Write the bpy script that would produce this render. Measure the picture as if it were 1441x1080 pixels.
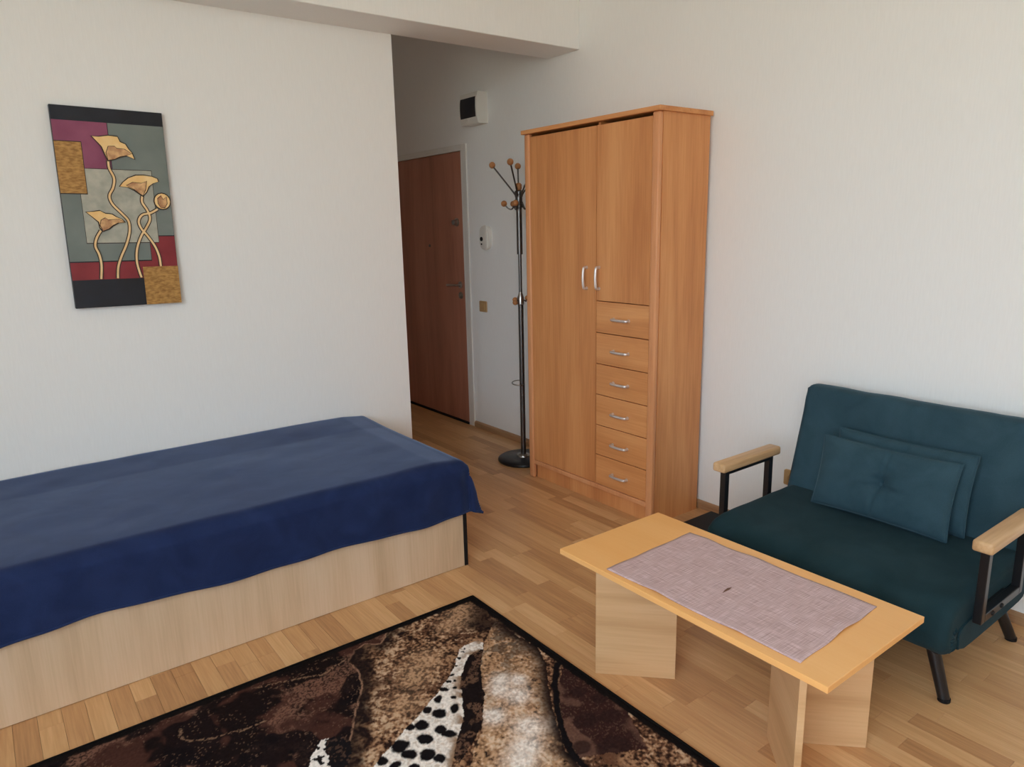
import bpy, bmesh, math, random
import numpy as np
from mathutils import Vector, Matrix

for o in list(bpy.data.objects): bpy.data.objects.remove(o)
S = bpy.context.scene
C = S.collection
random.seed(7)

# ------------------------------------------------------------------ camera
cd = bpy.data.cameras.new('camera'); cam = bpy.data.objects.new('camera', cd); C.objects.link(cam)
cd.sensor_fit = 'HORIZONTAL'; cd.sensor_width = 36.0; cd.lens = 1007.758 / 1441 * 36.0
cd.clip_start = 0.05
CAM_R = ((0.7971244, -0.6034454, -0.0211273), (0.1461563, 0.1588803, 0.9764197), (0.5858592, 0.7814158, -0.2148447))
CAM_P = (-2.946668, -3.500336, 1.489589)
_m = Matrix((CAM_R[0], CAM_R[1], tuple(-v for v in CAM_R[2]))).transposed().to_4x4()
_m.translation = CAM_P
cam.matrix_world = _m
S.camera = cam

# ------------------------------------------------------------------ daylight: sky and ground outside the window
w = bpy.data.worlds.new('daylight'); S.world = w; w.use_nodes = True
nt = w.node_tree; nt.nodes.clear()
tc = nt.nodes.new('ShaderNodeTexCoord'); sx = nt.nodes.new('ShaderNodeSeparateXYZ')
mr = nt.nodes.new('ShaderNodeMapRange'); mr.inputs[1].default_value = -0.06; mr.inputs[2].default_value = 0.10
mx = nt.nodes.new('ShaderNodeMix'); mx.data_type = 'RGBA'
mx.inputs[6].default_value = (0.57, 0.57, 0.46, 1)       # sunlit ground and facades
mx.inputs[7].default_value = (0.82, 0.99, 1.16, 1)       # bright sky
bg = nt.nodes.new('ShaderNodeBackground'); bg.inputs['Strength'].default_value = 4.6
wo = nt.nodes.new('ShaderNodeOutputWorld')
nt.links.new(tc.outputs['Generated'], sx.inputs[0]); nt.links.new(sx.outputs['Z'], mr.inputs[0])
nt.links.new(mr.outputs[0], mx.inputs[0]); nt.links.new(mx.outputs[2], bg.inputs['Color']); nt.links.new(bg.outputs[0], wo.inputs[0])

WIN = (-4.55, -4.10, 0.90, 2.94)          # window behind the camera: x0, x1, z0, z1
WIN2 = (-4.78, -2.75, 0.90, 2.94)         # window in the side wall left of the camera: y0, y1, z0, z1
YB, XL, ZC, YH = -4.9, -4.7, 3.0, 2.12  # back wall, far side wall, ceiling, end of the hall
def portal(name, sx_, sz_, loc, rot):
    ld = bpy.data.lights.new(name, 'AREA'); ld.shape = 'RECTANGLE'; ld.size = sx_; ld.size_y = sz_; ld.energy = 1.0
    lo = bpy.data.objects.new(name, ld); C.objects.link(lo); lo.location = loc; lo.rotation_euler = rot; ld.cycles.is_portal = True
portal('window_portal', WIN[1] - WIN[0], WIN[3] - WIN[2], ((WIN[0] + WIN[1]) / 2, YB - 0.14, (WIN[2] + WIN[3]) / 2), (math.radians(90), 0, 0))
portal('window_portal', WIN2[1] - WIN2[0], WIN2[3] - WIN2[2], (XL - 0.14, (WIN2[0] + WIN2[1]) / 2, (WIN2[2] + WIN2[3]) / 2), (math.radians(90), 0, math.radians(-90)))

S.view_settings.view_transform = 'Standard'; S.view_settings.look = 'None'
S.view_settings.gamma = 1.0; S.view_settings.exposure = 1.14
S.view_settings.use_curve_mapping = False
S.cycles.max_bounces = 16; S.cycles.diffuse_bounces = 12

# ------------------------------------------------------------------ materials
def newmat(name):
    m = bpy.data.materials.new(name); m.use_nodes = True
    n = m.node_tree; b = n.nodes['Principled BSDF']
    return m, n, b
def plain(name, col, rough=0.5, metal=0.0, spec=0.5, var=0.0, bump=0.0, scale=60):
    m, n, b = newmat(name)
    b.inputs['Roughness'].default_value = rough; b.inputs['Metallic'].default_value = metal
    b.inputs['Specular IOR Level'].default_value = spec
    b.inputs['Base Color'].default_value = (*col, 1)
    tc = n.nodes.new('ShaderNodeTexCoord'); ns = n.nodes.new('ShaderNodeTexNoise'); ns.inputs['Scale'].default_value = scale
    ns.inputs['Detail'].default_value = 4
    n.links.new(tc.outputs['Object'], ns.inputs['Vector'])
    if var:
        r = n.nodes.new('ShaderNodeMix'); r.data_type = 'RGBA'
        r.inputs[6].default_value = (*[c * (1 - var) for c in col], 1); r.inputs[7].default_value = (*[min(1, c * (1 + var)) for c in col], 1)
        n.links.new(ns.outputs['Fac'], r.inputs[0]); n.links.new(r.outputs[2], b.inputs['Base Color'])
    if bump:
        bp = n.nodes.new('ShaderNodeBump'); bp.inputs['Strength'].default_value = bump; bp.inputs['Distance'].default_value = 0.002
        n.links.new(ns.outputs['Fac'], bp.inputs['Height']); n.links.new(bp.outputs[0], b.inputs['Normal'])
    return m
def wood(name, c_dark, c_mid, c_light, axis='Z', rough=0.42, grain=1.0, band=2.2, bump=0.06):
    """laminate wood: broad soft bands plus fine grain stretched along an axis"""
    m, n, b = newmat(name)
    b.inputs['Roughness'].default_value = rough; b.inputs['Specular IOR Level'].default_value = 0.35
    tc = n.nodes.new('ShaderNodeTexCoord')
    def noise(s_long, s_cross, detail, dist=0.0):
        mp = n.nodes.new('ShaderNodeMapping'); sc = [s_cross] * 3
        if axis == 'H': sc = [s_long, s_long, s_cross]
        else: sc['XYZ'.index(axis)] = s_long
        mp.inputs['Scale'].default_value = sc
        t = n.nodes.new('ShaderNodeTexNoise'); t.inputs['Scale'].default_value = 1.0; t.inputs['Detail'].default_value = detail
        t.inputs['Distortion'].default_value = dist
        n.links.new(tc.outputs['Object'], mp.inputs[0]); n.links.new(mp.outputs[0], t.inputs['Vector'])
        return t
    big = noise(0.5 * band, 6 * band, 3, 0.6); fine = noise(5, 130, 4)
    ad = n.nodes.new('ShaderNodeMath'); ad.operation = 'MULTIPLY_ADD'; ad.inputs[1].default_value = 0.45 * grain
    ad2 = n.nodes.new('ShaderNodeMath'); ad2.operation = 'SUBTRACT'; ad2.inputs[1].default_value = 0.225 * grain
    n.links.new(fine.outputs['Fac'], ad.inputs[0]); n.links.new(big.outputs['Fac'], ad.inputs[2]); n.links.new(ad.outputs[0], ad2.inputs[0])
    r = n.nodes.new('ShaderNodeValToRGB'); e = r.color_ramp.elements
    e[0].position = 0.28; e[0].color = (*c_dark, 1); e[1].position = 0.72; e[1].color = (*c_light, 1)
    x = e.new(0.5); x.color = (*c_mid, 1)
    n.links.new(ad2.outputs[0], r.inputs[0]); n.links.new(r.outputs[0], b.inputs['Base Color'])
    bp = n.nodes.new('ShaderNodeBump'); bp.inputs['Strength'].default_value = bump; bp.inputs['Distance'].default_value = 0.001
    n.links.new(fine.outputs['Fac'], bp.inputs['Height']); n.links.new(bp.outputs[0], b.inputs['Normal'])
    return m
def fabric(name, c0, c1, rough=0.85, sheen=0.6, tint=(1, 1, 1), scale=7, fine=420, bump=0.25, pile=0.0):
    m, n, b = newmat(name)
    b.inputs['Roughness'].default_value = rough; b.inputs['Specular IOR Level'].default_value = 0.15
    b.inputs['Sheen Weight'].default_value = sheen; b.inputs['Sheen Roughness'].default_value = 0.35; b.inputs['Sheen Tint'].default_value = (*tint, 1)
    tc = n.nodes.new('ShaderNodeTexCoord')
    a = n.nodes.new('ShaderNodeTexNoise'); a.inputs['Scale'].default_value = scale; a.inputs['Detail'].default_value = 6; a.inputs['Distortion'].default_value = 0.8
    f = n.nodes.new('ShaderNodeTexNoise'); f.inputs['Scale'].default_value = fine; f.inputs['Detail'].default_value = 2
    for t in (a, f): n.links.new(tc.outputs['Object'], t.inputs['Vector'])
    ad = n.nodes.new('ShaderNodeMath'); ad.operation = 'MULTIPLY_ADD'; ad.inputs[1].default_value = 0.5
    n.links.new(f.outputs['Fac'], ad.inputs[0]); n.links.new(a.outputs['Fac'], ad.inputs[2])
    r = n.nodes.new('ShaderNodeMapRange'); r.inputs[1].default_value = 0.5; r.inputs[2].default_value = 1.0
    n.links.new(ad.outputs[0], r.inputs[0])
    x = n.nodes.new('ShaderNodeMix'); x.data_type = 'RGBA'; x.inputs[6].default_value = (*c0, 1); x.inputs[7].default_value = (*c1, 1)
    n.links.new(r.outputs[0], x.inputs[0]); n.links.new(x.outputs[2], b.inputs['Base Color'])
    bp = n.nodes.new('ShaderNodeBump'); bp.inputs['Strength'].default_value = bump; bp.inputs['Distance'].default_value = 0.002
    n.links.new(ad.outputs[0], bp.inputs['Height']); n.links.new(bp.outputs[0], b.inputs['Normal'])
    return m
def wallpaper(name, col):
    m, n, b = newmat(name)
    b.inputs['Roughness'].default_value = 0.75; b.inputs['Specular IOR Level'].default_value = 0.25
    tc = n.nodes.new('ShaderNodeTexCoord')
    mp = n.nodes.new('ShaderNodeMapping'); mp.inputs['Scale'].default_value = (170, 170, 14)
    t = n.nodes.new('ShaderNodeTexNoise'); t.inputs['Scale'].default_value = 1; t.inputs['Detail'].default_value = 3
    n.links.new(tc.outputs['Object'], mp.inputs[0]); n.links.new(mp.outputs[0], t.inputs['Vector'])
    x = n.nodes.new('ShaderNodeMix'); x.data_type = 'RGBA'
    x.inputs[6].default_value = (*[c * 0.955 for c in col], 1); x.inputs[7].default_value = (*[c * 1.03 for c in col], 1)
    n.links.new(t.outputs['Fac'], x.inputs[0]); n.links.new(x.outputs[2], b.inputs['Base Color'])
    bp = n.nodes.new('ShaderNodeBump'); bp.inputs['Strength'].default_value = 0.12; bp.inputs['Distance'].default_value = 0.001
    n.links.new(t.outputs['Fac'], bp.inputs['Height']); n.links.new(bp.outputs[0], b.inputs['Normal'])
    return m
def floorboards():
    m, n, b = newmat('oak_laminate')
    b.inputs['Roughness'].default_value = 0.36; b.inputs['Specular IOR Level'].default_value = 0.4
    at = n.nodes.new('ShaderNodeAttribute'); at.attribute_name = 'tone'
    ge = n.nodes.new('ShaderNodeNewGeometry')
    ml = n.nodes.new('ShaderNodeMath'); ml.operation = 'MULTIPLY'; ml.inputs[1].default_value = 37.0
    n.links.new(at.outputs['Fac'], ml.inputs[0])
    cb = n.nodes.new('ShaderNodeCombineXYZ'); n.links.new(ml.outputs[0], cb.inputs[2])
    av = n.nodes.new('ShaderNodeVectorMath'); av.operation = 'ADD'
    n.links.new(ge.outputs['Position'], av.inputs[0]); n.links.new(cb.outputs[0], av.inputs[1])
    def noise(sc, d, dist):
        mp = n.nodes.new('ShaderNodeMapping'); mp.inputs['Scale'].default_value = sc
        t = n.nodes.new('ShaderNodeTexNoise'); t.inputs['Scale'].default_value = 1; t.inputs['Detail'].default_value = d; t.inputs['Distortion'].default_value = dist
        n.links.new(av.outputs[0], mp.inputs[0]); n.links.new(mp.outputs[0], t.inputs['Vector']); return t
    g1 = noise((42, 2.2, 1), 3, 1.2); g2 = noise((190, 7, 1), 3, 0)
    r = n.nodes.new('ShaderNodeValToRGB'); e = r.color_ramp.elements
    e[0].position = 0; e[0].color = FL[0]; e[1].position = 1; e[1].color = FL[3]
    for p, c in ((0.35, FL[1]), (0.7, FL[2])): x = e.new(p); x.color = c
    k1 = n.nodes.new('ShaderNodeMath'); k1.operation = 'MULTIPLY_ADD'; k1.inputs[1].default_value = 0.80
    k2 = n.nodes.new('ShaderNodeMath'); k2.operation = 'MULTIPLY_ADD'; k2.inputs[1].default_value = 0.65
    k3 = n.nodes.new('ShaderNodeMath'); k3.operation = 'SUBTRACT'; k3.inputs[1].default_value = 0.725; k3.use_clamp = True
    n.links.new(g1.outputs['Fac'], k1.inputs[0]); n.links.new(at.outputs['Fac'], k1.inputs[2])
    n.links.new(g2.outputs['Fac'], k2.inputs[0]); n.links.new(k1.outputs[0], k2.inputs[2]); n.links.new(k2.outputs[0], k3.inputs[0])
    n.links.new(k3.outputs[0], r.inputs[0]); n.links.new(r.outputs[0], b.inputs['Base Color'])
    return m
FL = [(0.42, 0.215, 0.095, 1), (0.56, 0.305, 0.138, 1), (0.65, 0.38, 0.178, 1), (0.74, 0.46, 0.232, 1)]
def attr_mat(name, rough, sheen=0.0, bump=0.0):
    m, n, b = newmat(name)
    a = n.nodes.new('ShaderNodeAttribute'); a.attribute_name = 'print'
    n.links.new(a.outputs['Color'], b.inputs['Base Color']); b.inputs['Roughness'].default_value = rough
    b.inputs['Specular IOR Level'].default_value = 0.03; b.inputs['Sheen Weight'].default_value = sheen
    if bump:
        tc = n.nodes.new('ShaderNodeTexCoord'); t = n.nodes.new('ShaderNodeTexNoise'); t.inputs['Scale'].default_value = 350
        bp = n.nodes.new('ShaderNodeBump'); bp.inputs['Strength'].default_value = bump; bp.inputs['Distance'].default_value = 0.004
        n.links.new(tc.outputs['Object'], t.inputs['Vector']); n.links.new(t.outputs['Fac'], bp.inputs['Height']); n.links.new(bp.outputs[0], b.inputs['Normal'])
    return m
def woven(name):
    m, n, b = newmat(name)
    b.inputs['Roughness'].default_value = 0.6; b.inputs['Specular IOR Level'].default_value = 0.3
    tc = n.nodes.new('ShaderNodeTexCoord')
    def noise(sc):
        mp = n.nodes.new('ShaderNodeMapping'); mp.inputs['Scale'].default_value = sc
        t = n.nodes.new('ShaderNodeTexNoise'); t.inputs['Scale'].default_value = 1; t.inputs['Detail'].default_value = 2
        n.links.new(tc.outputs['Object'], mp.inputs[0]); n.links.new(mp.outputs[0], t.inputs['Vector']); return t
    a, c = noise((520, 16, 1)), noise((16, 520, 1))
    ad = n.nodes.new('ShaderNodeMath'); n.links.new(a.outputs['Fac'], ad.inputs[0]); n.links.new(c.outputs['Fac'], ad.inputs[1])
    r = n.nodes.new('ShaderNodeValToRGB'); e = r.color_ramp.elements
    mr = n.nodes.new('ShaderNodeMapRange'); mr.inputs[1].default_value = 0.72; mr.inputs[2].default_value = 1.28
    n.links.new(ad.outputs[0], mr.inputs[0])
    e[0].color = (0.40, 0.275, 0.27, 1); e[1].color = (0.74, 0.58, 0.62, 1); x = e.new(0.5); x.color = (0.56, 0.405, 0.41, 1)
    n.links.new(mr.outputs[0], r.inputs[0]); n.links.new(r.outputs[0], b.inputs['Base Color'])
    bp = n.nodes.new('ShaderNodeBump'); bp.inputs['Strength'].default_value = 0.3; bp.inputs['Distance'].default_value = 0.001
    n.links.new(ad.outputs[0], bp.inputs['Height']); n.links.new(bp.outputs[0], b.inputs['Normal'])
    return m
def canvas_mat(name, c0, c1, scale=12, fine=300, bump=0.2, rough=0.45, aniso=(1, 1, 1)):
    m, n, b = newmat(name); b.inputs['Roughness'].default_value = rough; b.inputs['Specular IOR Level'].default_value = 0.4
    tc = n.nodes.new('ShaderNodeTexCoord'); mp = n.nodes.new('ShaderNodeMapping'); mp.inputs['Scale'].default_value = aniso
    n.links.new(tc.outputs['Object'], mp.inputs[0])
    a = n.nodes.new('ShaderNodeTexNoise'); a.inputs['Scale'].default_value = scale; a.inputs['Detail'].default_value = 8
    f = n.nodes.new('ShaderNodeTexNoise'); f.inputs['Scale'].default_value = fine; f.inputs['Detail'].default_value = 1
    for t in (a, f): n.links.new(mp.outputs[0], t.inputs['Vector'])
    r = n.nodes.new('ShaderNodeMapRange'); r.inputs[1].default_value = 0.3; r.inputs[2].default_value = 0.7
    x = n.nodes.new('ShaderNodeMix'); x.data_type = 'RGBA'; x.inputs[6].default_value = (*c0, 1); x.inputs[7].default_value = (*c1, 1)
    n.links.new(a.outputs['Fac'], r.inputs[0]); n.links.new(r.outputs[0], x.inputs[0]); n.links.new(x.outputs[2], b.inputs['Base Color'])
    bp = n.nodes.new('ShaderNodeBump'); bp.inputs['Strength'].default_value = bump; bp.inputs['Distance'].default_value = 0.001
    n.links.new(f.outputs['Fac'], bp.inputs['Height']); n.links.new(bp.outputs[0], b.inputs['Normal'])
    return m

M = {}
M['wall'] = wallpaper('white_wallpaper', (0.872, 0.876, 0.868))
M['ceil'] = plain('ceiling_paint', (0.90, 0.895, 0.88), 0.9)
M['floor'] = floorboards()
M['subfloor'] = plain('floor_joint', (0.10, 0.06, 0.035), 0.8)
M['base'] = wood('skirting_wood', (0.30, 0.16, 0.08), (0.40, 0.23, 0.12), (0.48, 0.29, 0.16), 'Y')
M['alder'] = wood('alder_wardrobe', (0.55, 0.215, 0.076), (0.66, 0.285, 0.105), (0.74, 0.35, 0.14), 'Z', band=1.4)
M['alder_y'] = wood('alder_drawer', (0.56, 0.22, 0.076), (0.67, 0.29, 0.105), (0.75, 0.355, 0.14), 'Y', band=1.2)
M['alder_edge'] = wood('alder_edging', (0.60, 0.25, 0.11), (0.70, 0.32, 0.145), (0.76, 0.37, 0.18), 'Z', band=1.0, rough=0.35)
M['beech'] = wood('beech_bed', (0.53, 0.375, 0.24), (0.62, 0.45, 0.30), (0.68, 0.51, 0.36), 'Z', band=1.3)
M['beech_top'] = wood('beech_table_top', (0.83, 0.425, 0.145), (0.88, 0.47, 0.17), (0.91, 0.51, 0.20), 'Y', band=0.8, grain=0.7, rough=0.32)
M['beech_leg'] = wood('beech_table_leg', (0.54, 0.32, 0.155), (0.65, 0.41, 0.215), (0.73, 0.49, 0.275), 'H', band=1.5, grain=0.6)
M['arm'] = wood('pine_armrest', (0.48, 0.29, 0.14), (0.60, 0.38, 0.20), (0.68, 0.46, 0.26), 'X', band=3)
M['knob'] = wood('turned_wood', (0.32, 0.13, 0.045), (0.42, 0.18, 0.065), (0.50, 0.23, 0.09), 'Z', band=6)
M['door'] = wood('walnut_door', (0.33, 0.135, 0.088), (0.43, 0.18, 0.118), (0.51, 0.225, 0.15), 'Z', band=1.2)
M['white'] = plain('white_plastic', (0.74, 0.72, 0.67), 0.4)
M['frame'] = plain('white_lacquer', (0.78, 0.77, 0.74), 0.45)
M['chrome'] = plain('brushed_chrome', (0.42, 0.41, 0.39), 0.28, 1.0)
M['nickel'] = plain('satin_nickel', (0.78, 0.74, 0.73), 0.42, 0.75)
M['steel'] = plain('dark_chrome', (0.17, 0.163, 0.16), 0.36, 1.0)
M['black'] = plain('black_plastic', (0.007, 0.007, 0.008), 0.6, 0, 0.25)
M['blackmetal'] = plain('black_powder_coat', (0.009, 0.009, 0.011), 0.3, 0.0, 0.5)
M['smoke'] = plain('smoked_cover', (0.012, 0.014, 0.02), 0.12)
M['teal'] = fabric('teal_velvet_shaded', (0.008, 0.027, 0.035), (0.017, 0.045, 0.058), sheen=0.06, tint=(0.6, 0.8, 0.95))  # sofa seat: shade put into the colour, same velvet as the backrest
M['teal2'] = fabric('teal_cushion_and_lit_back', (0.022, 0.054, 0.074), (0.038, 0.082, 0.108), sheen=0.15, tint=(0.6, 0.8, 0.95))  # cushions' own tone; on the backrest, sofa velvet coloured lighter as if lit
M['blue'] = fabric('navy_fleece', (0.009, 0.018, 0.066), (0.016, 0.030, 0.098), sheen=0.62, tint=(0.55, 0.70, 1.0), scale=9, bump=0.35)
M['mattress'] = plain('mattress_ticking', (0.7, 0.68, 0.62), 0.9)
M['switch'] = plain('beige_switch', (0.44, 0.27, 0.12), 0.4, var=0.1, scale=20)
M['rugprint'] = attr_mat('woven_rug', 1.0, 0.0, 0.35)
M['rugedge'] = plain('rug_binding', (0.008, 0.007, 0.007), 1.0, 0, 0.05, var=0.3, bump=0.4, scale=300)
M['mat'] = woven('woven_mat')
M['slit'] = plain('slit_shade', (0.16, 0.07, 0.04), 0.7)
m, n, b = newmat('window_glass'); n.nodes.remove(b)
tr = n.nodes.new('ShaderNodeBsdfTransparent'); gl = n.nodes.new('ShaderNodeBsdfGlossy'); gl.inputs['Roughness'].default_value = 0.02
mi = n.nodes.new('ShaderNodeMixShader'); mi.inputs[0].default_value = 0.06
n.links.new(tr.outputs[0], mi.inputs[1]); n.links.new(gl.outputs[0], mi.inputs[2]); n.links.new(mi.outputs[0], n.nodes['Material Output'].inputs[0])
M['glass'] = m

# ------------------------------------------------------------------ helpers
def world_loc(o):
    v = Vector((0, 0, 0))
    while o: v += o.location; o = o.parent
    return v
def obj(name, bm, mat, parent=None, smooth=False, origin=None, sub=0):
    """link a bmesh given in world coordinates as one object, origin at its thing"""
    me = bpy.data.meshes.new(name)
    off = world_loc(parent) if parent else Vector(origin or (0, 0, 0))
    bmesh.ops.translate(bm, verts=bm.verts, vec=-off)
    bmesh.ops.recalc_face_normals(bm, faces=bm.faces)
    bm.to_mesh(me); bm.free()
    if mat: me.materials.append(M[mat])
    o = bpy.data.objects.new(name, me); C.objects.link(o)
    if parent: o.parent = parent
    else: o.location = off
    if smooth:
        for p in me.polygons: p.use_smooth = True
        if smooth != 'all':
            me.set_sharp_from_angle(angle=math.radians(35))
    if sub:
        md = o.modifiers.new('subdivision', 'SUBSURF'); md.levels = sub; md.render_levels = sub
    return o
def thing(name, label, cat, loc, group=None):
    o = bpy.data.objects.new(name, None); C.objects.link(o); o.location = loc; o.empty_display_size = 0.1
    o['label'] = label; o['category'] = cat
    if group: o['group'] = group
    return o
def tag(o, label, cat, group=None):
    o['label'] = label; o['category'] = cat
    if group: o['group'] = group
    return o
def struct(o, label, cat=None):
    o['kind'] = 'structure'; o['label'] = label
    if cat: o['category'] = cat
    return o
def box(bm, x0, x1, y0, y1, z0, z1, bev=0.0, seg=2):
    t = bmesh.new()
    vs = [t.verts.new((x, y, z)) for x in sorted((x0, x1)) for y in sorted((y0, y1)) for z in sorted((z0, z1))]
    for f in ((0, 1, 3, 2), (4, 6, 7, 5), (0, 4, 5, 1), (2, 3, 7, 6), (0, 2, 6, 4), (1, 5, 7, 3)): t.faces.new([vs[i] for i in f])
    if bev: bmesh.ops.bevel(t, geom=t.edges[:], offset=bev, segments=seg, profile=0.5, affect='EDGES')
    me = bpy.data.meshes.new('t'); t.to_mesh(me); t.free(); bm.from_mesh(me); bpy.data.meshes.remove(me)
    return bm
def B(*a, **k): return box(bmesh.new(), *a, **k)
def frame_of(d):
    d = Vector(d).normalized(); a = Vector((0, 0, 1)) if abs(d.z) < 0.9 else Vector((1, 0, 0))
    u = d.cross(a).normalized(); return u, d.cross(u).normalized()
def tube(bm, pts, r, seg=12, caps=True):
    """round tube along points; r a number or one radius per point"""
    pts = [Vector(p) for p in pts]; rr = r if isinstance(r, (list, tuple)) else [r] * len(pts)
    rings = []; u = None
    for i, p in enumerate(pts):
        d = (pts[min(i + 1, len(pts) - 1)] - pts[max(i - 1, 0)]).normalized()
        if u is None: u, v = frame_of(d)
        else:
            u = (u - d * u.dot(d)).normalized(); v = d.cross(u)
        rings.append([bm.verts.new(p + (u * math.cos(2 * math.pi * k / seg) + v * math.sin(2 * math.pi * k / seg)) * rr[i]) for k in range(seg)])
    for a, b_ in zip(rings, rings[1:]):
        for k in range(seg): bm.faces.new((a[k], a[(k + 1) % seg], b_[(k + 1) % seg], b_[k]))
    if caps: bm.faces.new(rings[0]); bm.faces.new(rings[-1])
    return bm
def lathe(bm, c, prof, seg=32, axis=(0, 0, 1)):
    """surface of revolution; prof = [(radius, distance along axis)]"""
    ax = Vector(axis).normalized(); u, v = frame_of(ax); c = Vector(c); rings = []
    for r, h in prof:
        if r < 1e-6: rings.append([bm.verts.new(c + ax * h)])
        else: rings.append([bm.verts.new(c + ax * h + (u * math.cos(2 * math.pi * k / seg) + v * math.sin(2 * math.pi * k / seg)) * r) for k in range(seg)])
    for a, b_ in zip(rings, rings[1:]):
        for k in range(seg):
            q = [a[k % len(a)], a[(k + 1) % len(a)], b_[(k + 1) % len(b_)], b_[k % len(b_)]]
            q = [x for i, x in enumerate(q) if x not in q[:i]]
            if len(q) > 2: bm.faces.new(q)
    for rg in (rings[0], rings[-1]):
        if len(rg) > 2: bm.faces.new(rg)
    return bm
def ball(bm, c, r, seg=16):
    return lathe(bm, c, [(r * math.sin(math.pi * i / 10), -r * math.cos(math.pi * i / 10)) for i in range(11)], seg)
def prism(bm, poly, vec):
    """polygon (3-D points) extruded by vec"""
    a = [bm.verts.new(p) for p in poly]; b_ = [bm.verts.new(Vector(p) + Vector(vec)) for p in poly]
    bm.faces.new(a); bm.faces.new(b_)
    for i in range(len(a)): bm.faces.new((a[i], a[(i + 1) % len(a)], b_[(i + 1) % len(a)], b_[i]))
    return bm
def grid(bm, P, closed=False):
    """P[i][j] points"""
    V = [[bm.verts.new(p) for p in row] for row in P]
    for i in range(len(V) - 1):
        for j in range(len(V[0]) - 1): bm.faces.new((V[i][j], V[i + 1][j], V[i + 1][j + 1], V[i][j + 1]))
    return bm
def smooth_path(pts, n=6):
    pts = [Vector(p) for p in pts]; out = []
    for i in range(len(pts) - 1):
        p0, p1, p2, p3 = pts[max(i - 1, 0)], pts[i], pts[i + 1], pts[min(i + 2, len(pts) - 1)]
        for k in range(n):
            t = k / n
            out.append(0.5 * ((2 * p1) + (p2 - p0) * t + (2 * p0 - 5 * p1 + 4 * p2 - p3) * t * t + (3 * p1 - p0 - 3 * p2 + p3) * t ** 3))
    return out + [pts[-1]]
def vnoise(x, y, seed=0):
    """value noise on numpy arrays, 0..1"""
    xi, yi = np.floor(x).astype(np.int64), np.floor(y).astype(np.int64); fx, fy = x - xi, y - yi
    fx = fx * fx * (3 - 2 * fx); fy = fy * fy * (3 - 2 * fy)
    def h(a, b_):
        k = (a * 374761393 + b_ * 668265263 + seed * 1274126177) & 0xffffffff
        k = ((k ^ (k >> 13)) * 1274126177) & 0xffffffff
        return ((k ^ (k >> 16)) & 0xffff) / 65535.0
    return (h(xi, yi) * (1 - fx) + h(xi + 1, yi) * fx) * (1 - fy) + (h(xi, yi + 1) * (1 - fx) + h(xi + 1, yi + 1) * fx) * fy
def fbm(x, y, s, oct=4, seed=0, gain=0.5):
    t, a, n_ = 0, 1, 0
    for o_ in range(oct):
        t = t + a * vnoise(x * s * 2 ** o_, y * s * 2 ** o_, seed + o_ * 17); n_ += a; a *= gain
    return t / n_
def sstep(a, b_, x):
    t = np.clip((x - a) / (b_ - a), 0, 1); return t * t * (3 - 2 * t)

# ------------------------------------------------------------------ room shell
T = 0.12
DY0, DY1, DZ = 0.955, 1.935, 2.035     # clear door opening in the right wall
fl = struct(obj('floor', B(XL, 0, YB, YH, -0.08, -0.0075), 'subfloor'), 'oak laminate floor of short strips running towards the hall')
struct(obj('ceiling', B(XL - T, T, YB - T, YH + T, ZC, ZC + 0.1), 'ceil'), 'white ceiling above the room')
bm = bmesh.new()
box(bm, 0, T, YB, DY0, -0.08, ZC); box(bm, 0, T, DY1, YH, -0.08, ZC); box(bm, 0, T, DY0, DY1, DZ, ZC); box(bm, 0.09, T, DY0, DY1, -0.08, DZ)
struct(obj('wall_right', bm, 'wall'), 'cream white wallpapered wall behind wardrobe and sofa')
XE = -1.0437
struct(obj('wall_left', B(XL, XE, 0, T, -0.08, ZC), 'wall'), 'white wallpapered wall with the flower painting above the bed')
struct(obj('wall_hall', B(XE - T, XE, T, YH, -0.08, ZC), 'wall'), 'hall side wall opposite the entrance door')
struct(obj('wall_hall_end', B(XE - T, T, YH, YH + T, -0.08, ZC), 'wall'), 'end wall of the dim entrance hall')
bm = bmesh.new()
box(bm, XL - T, XL, YB, WIN2[0], -0.08, ZC); box(bm, XL - T, XL, WIN2[1], T, -0.08, ZC)
box(bm, XL - T, XL, WIN2[0], WIN2[1], -0.08, WIN2[2]); box(bm, XL - T, XL, WIN2[0], WIN2[1], WIN2[3], ZC)
struct(obj('wall_side', bm, 'wall'), 'plain white side wall left of the camera')
bm = bmesh.new()
box(bm, XL - T, WIN[0], YB - T, YB, -0.08, ZC); box(bm, WIN[1], T, YB - T, YB, -0.08, ZC)
box(bm, WIN[0], WIN[1], YB - T, YB, -0.08, WIN[2]); box(bm, WIN[0], WIN[1], YB - T, YB, WIN[3], ZC)
struct(obj('wall_back', bm, 'wall'), 'window wall behind the camera')
struct(obj('wall_beam', B(XL, 0, -0.273, 0, 2.454, ZC, bev=0.004), 'wall'), 'dropped ceiling beam over the hall opening')
for i, (a, b_) in enumerate(((YB, DY0 - 0.058), (DY1 + 0.06, YH))):
    bm = bmesh.new()
    prism(bm, [(0, a, 0.0002), (-0.015, a, 0.0002), (-0.015, a, 0.030), (-0.009, a, 0.040), (0, a, 0.044)], (0, b_ - a, 0))
    struct(obj('baseboard_right' if i == 0 else 'baseboard_hall', bm, 'base'), ('narrow brown wooden skirting along the right wall', 'narrow wooden skirting beyond the entrance door')[i])

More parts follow.
